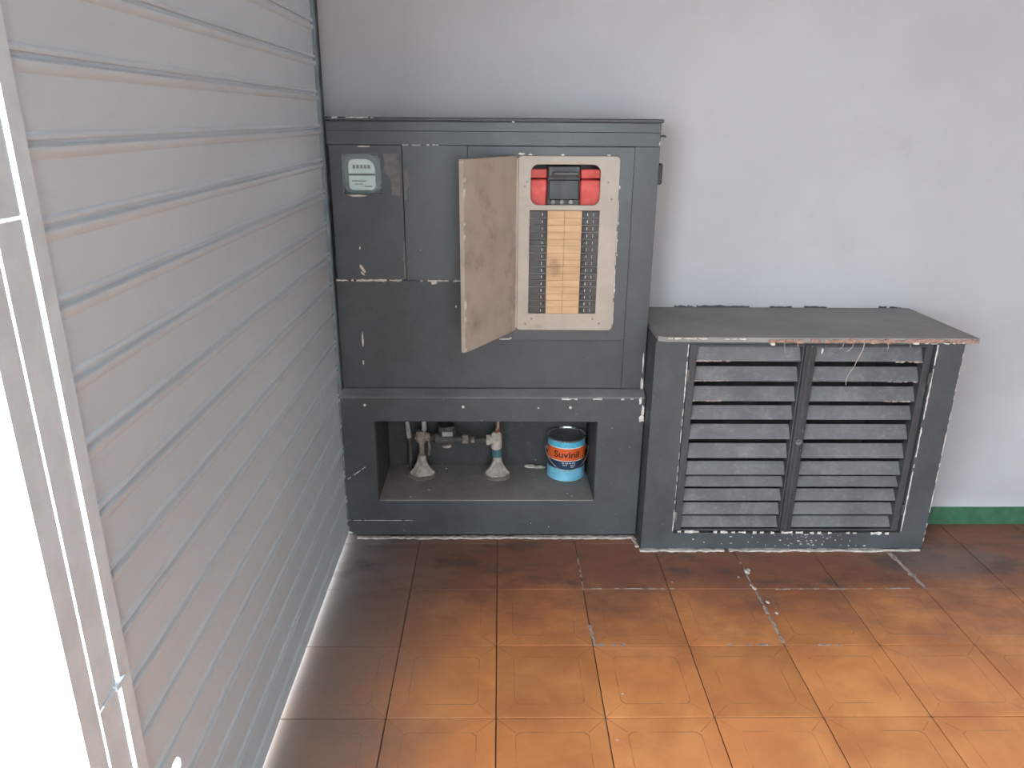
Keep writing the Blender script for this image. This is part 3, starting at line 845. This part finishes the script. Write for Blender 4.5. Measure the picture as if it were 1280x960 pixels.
# ================================================================== PAINT CAN
CX, CY, CR, CH = .281, 1.187, .079, .203
can = empty('paint_can', (CX, CY, NZ0), 'blue and orange paint can with wire handle standing in the niche', 'paint can')
def z_(f): return CH*f
prof = [(.0, .001), (.074, .001), (.0765, 0), (.079, .003), (.0775, .007), (.077, .009),
        (.077, .060), (.0771, .061), (.0771, .100), (.0771, .1035), (.0771, .163), (.0771, .167), (.077, .187), (.0765, .193), (.080, .197), (.0805, .201), (.079, .203), (.0755, .203), (.074, .199), (.0735, .192), (.071, .1905), (0, .1915)]
mats = ['lightblue', 'navy', 'white', 'orange', 'cyan', 'steel', 'tin']
mis = []
for i in range(len(prof)-1):
    zlo = (prof[i][1]+prof[i+1][1])/2
    if i >= 13: mi = 5 if i < 18 else 6
    elif i < 5: mi = 0
    elif zlo < .0605: mi = 0
    elif zlo < .100: mi = 1
    elif zlo < .1035: mi = 2
    elif zlo < .163: mi = 3
    elif zlo < .167: mi = 2
    else: mi = 4
    mis.append(mi)
MB().lathe(prof, (CX, CY, NZ0), 48, mis).build('body', mats, can, smooth=.6, recalc=True)
MB().lathe([(0, .0), (.058, .0), (.060, .003), (.062, .003), (.064, .0), (.0705, .0)], (CX, CY, NZ0+.1925), 40).build('lid', 'tin', can, smooth=.5)
for s_ in (-1, 1):
    t = MB(); t.tube([(CX+s_*.0765, CY-.01, NZ0+.148), (CX+s_*.082, CY-.01, NZ0+.148), (CX+s_*.085, CY-.01, NZ0+.148)], [.015, .012, .005], 14); t.build('handle_ear', 'steel', can, smooth=.6)
w = []
for k in range(29):
    a = PI*k/28
    w.append((CX-.0885*math.cos(a), CY-.01-.078*math.sin(a), NZ0+.148-.088*math.sin(a)**1.2))
MB().tube([(CX-.083, CY-.01, NZ0+.148)]+w+[(CX+.083, CY-.01, NZ0+.148)], .0018, 6).build('wire_handle', 'steel', can, smooth=1)
def wrap_text(txt, size, z, ang0, mat, name, bold=0.0):
    cu = bpy.data.curves.new('t', 'FONT'); cu.body = txt; cu.size = size; cu.align_x = 'CENTER'; cu.offset = bold; cu.resolution_u = 3
    tmp = bpy.data.objects.new('tmp', cu); COL.objects.link(tmp)
    dg = bpy.context.evaluated_depsgraph_get(); dg.update()
    me = bpy.data.meshes.new_from_object(tmp.evaluated_get(dg)); bpy.data.objects.remove(tmp)
    bm = bmesh.new(); bm.from_mesh(me)
    for _ in range(2):
        bmesh.ops.subdivide_edges(bm, edges=[e for e in bm.edges if abs(e.verts[0].co.x-e.verts[1].co.x) > .006], cuts=1)
        bmesh.ops.triangulate(bm, faces=bm.faces)
    R_ = .0777
    for v in bm.verts:
        a = ang0 + v.co.x/R_
        v.co = Vector((CX+R_*math.sin(a), CY-R_*math.cos(a), NZ0+z+v.co.y))
    bm.to_mesh(me); bm.free(); me.materials.clear()
    return link(name, me, mat, can)
wrap_text('Suvinil', .044, .119, -.05, 'ink', 'lettering', .0011)
pr_ = MB()
for zz, segs in ((.0895, ((-.30, .02), (.05, .42))), (.0800, ((-.30, -.02), (.10, .42), )), (.0705, ((.12, .36),))):
    for a0, a1 in segs:
        n = 8
        for k in range(n):
            if (k*7+int(zz*1000)) % 5 == 0: continue
            b0, b1 = a0+(a1-a0)*k/n, a0+(a1-a0)*(k+.75)/n
            R_ = .0776
            vs = [pr_.bm.verts.new((CX+R_*math.sin(b_)*1.0, CY-R_*math.cos(b_), NZ0+q)) for b_, q in ((b0, zz), (b1, zz), (b1, zz+.0042), (b0, zz+.0042))]
            pr_.bm.faces.new(vs)
pr_.build('small_print', 'white', can)['kind'] = 'stuff'
can.scale = (1, 1, .875)

# ================================================================== LOUVRED CABINET
KY = .855
lc = empty('louvred_cabinet', (1.085, 1.07, 0), 'low dark louvred cabinet with two slatted doors under a worn slab', 'cabinet')
KX0, KX1, KZ1 = .546, 1.627, .826
OX0, OX1, OZ0, OZ1 = .664, 1.527, .072, .815
plate('front_frame', [rect(KX0, KX1, .004, KZ1), rect(OX0, OX1, OZ0, OZ1)], KY, KY+.06, 'masonry', lc, .003)
MB().box(KX0, OX0-.01, KY+.0605, WALL_Y-.003, 0, KZ1).build('side_wall', 'masonry', lc)
MB().box(OX1+.01, KX1, KY+.0605, WALL_Y-.003, 0, KZ1).build('side_wall', 'masonry', lc)
b = MB(); b.box(OX0-.0095, OX1+.0095, WALL_Y-.02, WALL_Y-.003, 0, KZ1); b.box(OX0-.0095, OX1+.0095, KY+.0605, WALL_Y-.021, 0, .06)
b.build('inner_lining', 'inside', lc)
# worn slab, slightly overhanging at the front and right
sb = MB(); sb.prism([(.552, KY+.0), (.552, WALL_Y-.002), (1.640, WALL_Y-.002), (1.660, KY-.018), (.58, KY-.012)], 2, KZ1+.0005, KZ1+.0175)
slab = sb.build('top_slab', 'slabtop', lc)
eb = MB()
ragged(eb, (.93, KZ1+.006), (1.655, KZ1+.008), .014, .002, 60, 61, 'y', KY-.018, .06)
eb.build('broken_edge', 'brick', lc)['kind'] = 'stuff'
ew = MB()
ragged(ew, (.585, KZ1+.013), (.72, KZ1+.013), .005, .001, 18, 62, 'y', KY-.014, .25)
ragged(ew, (.78, KZ1+.012), (.86, KZ1+.012), .004, .001, 10, 63, 'y', KY-.015, .35)
blob(ew, .945, KZ1-.004, KY-.02, .018, .012, seed=64); blob(ew, 1.09, .805, KY-.004, .006, .012, seed=65); blob(ew, 1.13, .79, KY+.002, .006, .022, seed=66)
ragged(ew, (1.43, KZ1), (1.62, KZ1+.003), .008, .001, 18, 67, 'y', KY-.019, .4)
# bare edges along the door opening and the cabinet corner
ragged(ew, (OX0-.004, .815), (OX0-.003, .60), .004, .0006, 24, 68, 'y', KY, .12)
ragged(ew, (OX0-.003, .60), (OX0-.003, .08), .003, .0006, 40, 69, 'y', KY, .4)
ragged(ew, (OX1+.004, .815), (OX1+.004, .08), .0045, .0006, 50, 70, 'y', KY, .12)
ragged(ew, (KX1-.002, .80), (KX1-.002, .02), .0032, .0006, 50, 71, 'y', KY, .4)
ragged(ew, (.68, .078), (1.50, .070), .010, .0006, 60, 72, 'y', KY, .62)
sw = MB()
for x0, x1, zz, w_ in ((.695, .815, .750, .006), (.69, .815, .676, .005), (.69, .80, .601, .006), (1.40, .0, .748, .006), (1.385, .0, .674, .005), (1.375, .0, .600, .006)):
    x1 = x1 or x0+.105
    ragged(sw, (x0, zz), (x1, zz), w_, .0008, 16, int(x0*100+zz*1000), 'y', KY+.0155, .25)
sw.build('scraped_edge', 'scrape', lc)['kind'] = 'stuff'
rq = random.Random(9)
for k in range(46): blob(ew, rq.gauss(1.19, .10), rq.uniform(.015, .066), KY-.001, rq.uniform(.002, .007), rq.uniform(.002, .006), seed=100+k)
for k in range(16): blob(ew, rq.uniform(.70, 1.5), rq.uniform(.015, .066), KY-.001, rq.uniform(.003, .02), rq.uniform(.002, .005), seed=160+k)
ew.build('chipped_paint', 'gouge', lc)['kind'] = 'stuff'
sm = MB(); ragged(sm, (KX0-.006, KY-.008), (KX1+.002, KY-.008), .017, .006, 64, 81, 'z', 0, .02)
sm.build('mortar_seam', 'mortar', lc)
# ragged dark paint drips against the wall above the slab
wp_ = MB()
for k in range(10): wp_.box(.72+k*.0115, .7255+k*.0115, WALL_Y-.0025, WALL_Y-.0005, KZ1+.017, KZ1+.026-(k % 3)*.003)
ragged(wp_, (.79, KZ1+.021), (1.0, KZ1+.019), .010, .0015, 12, 91, 'y', WALL_Y-.003, .0)
for x in (.70, 1.08, 1.22, 1.52): ragged(wp_, (x, KZ1+.02), (x+.09, KZ1+.018), .009, .0015, 6, int(x*100), 'y', WALL_Y-.003, .1)
wp_.build('paint_smear', 'masonry', lc)
# doors
zs = [.808, .7465, .672, .597, .526, .449, .374, .306, .257, .199, .140, .086]
def door(x0, x1, tilt_shift, hinge_x):
    d = plate('louvred_door', [rect(x0, x1, OZ0+.003, OZ1-.003), rect(x0+.026, x1-.006 if x0 < 1 else x1-.024, OZ0+.012, OZ1-.012)] if x0 < 1 else
              [rect(x0, x1, OZ0+.003, OZ1-.003), rect(x0+.006, x1-.026, OZ0+.012, OZ1-.012)], KY+.010, KY+.046, 'door', lc, .002)
    a0, a1 = (x0+.027, x1-.007) if x0 < 1 else (x0+.007, x1-.027)
    for k in range(11):
        zt, zb = zs[k]-((zs[k]-zs[k+1])*.36 if k else .002), zs[k+1]+.003
        # outward and downward sloping blade, its lower edge forward
        zt2 = zt - (.0 if k else .002)
        yb, yf = KY+.048, KY+.016
        t = MB(); th = .007
        n = Vector((-(zt2-zb), -(yb-yf))).normalized()  # unused orientation helper
        t.prism([(yf, zb), (yf+.002, zb-.0015), (yf+.009, zb+.001), (yb+.004, zt2-.002), (yb, zt2+.001), (yb-.004, zt2+.001)], 0, a0, a1)
        t.build('slat', 'slat', d)
    for z in ((.70, .14) if x0 < 1 else (.69, .17)):
        t = MB(); t.tube([(hinge_x, KY+.004, z-.022), (hinge_x, KY+.004, z-.008), (hinge_x, KY+.004, z+.008), (hinge_x, KY+.004, z+.022)], [.005, .0065, .0065, .005], 8)
        t.build('hinge', 'graypatch' if x0 < 1 else 'door', d, smooth=.8)
    return d
door(OX0+.004, 1.071, 0, OX0+.004)
door(1.107, OX1-.004, 0, OX1-.003)
cs = MB(); cs.box(1.072, 1.106, KY+.002, KY+.05, OZ0+.002, OZ1-.002, bev=.003); cs.box(1.082, 1.096, KY-.006, KY+.002, OZ0+.006, OZ1-.006, bev=.003)
cs.build('centre_stile', 'door', lc)
t = MB(); t.tube([(1.089, KY-.008, .45), (1.089, KY-.002, .45)], .011, 12); t.tube([(1.089, KY-.014, .45), (1.089, KY-.008, .45)], .006, 10)
t.build('latch', 'graypatch', lc, smooth=.6)
fb = MB()
for (x, l, dx) in ((.985, .035, .006), (1.225, .03, -.02), (1.19, .022, -.012), (1.345, .022, .0), (1.42, .014, .003), (1.03, .012, .002)):
    fb.tube([(x, KY-.02, KZ1), (x+dx*.3, KY-.022, KZ1-l*.5), (x+dx, KY-.02, KZ1-l)], .0009, 5)
fb.build('fibre', 'fibre', lc)
st = MB(); st.tube([(1.262, KY-.019, KZ1+.004), (1.258, KY-.024, KZ1-.02), (1.243, KY-.025, KZ1-.06), (1.236, KY-.024, KZ1-.085), (1.222, KY-.022, KZ1-.112), (1.218, KY-.02, KZ1-.135), (1.221, KY-.018, KZ1-.152)], .0011, 6)
tag(st.build('dangling_string', 'fibre', smooth=1), 'pale frayed string hanging from the slab over the right slatted door', 'string')

# crumbs on the floor in front of the boxes
cr = MB()
spots = [(.905, .70, .010), (.915, .715, .007), (.895, .62, .006), (.90, .60, .008), (.865, .67, .004), (.92, .52, .006), (.93, .46, .005), (-.20, -.19, .006), (-.26, -.22, .005), (.36, .09, .003), (.32, -.08, .003), (.62, .64, .003)]
for (x, y, s_) in spots:
    t = bmesh.new(); bmesh.ops.create_icosphere(t, subdivisions=1, radius=s_)
    cr.add(t, 0, Matrix.Translation((x, y, s_*.35)) @ Matrix.Rotation(x*9, 4, 'Z') @ Matrix.Diagonal((1.5, .9, .5, 1)))
tag(cr.build('mortar_crumbs', 'mortar'), 'whitish mortar crumbs lying on the orange floor tiles', 'debris', kind='stuff')
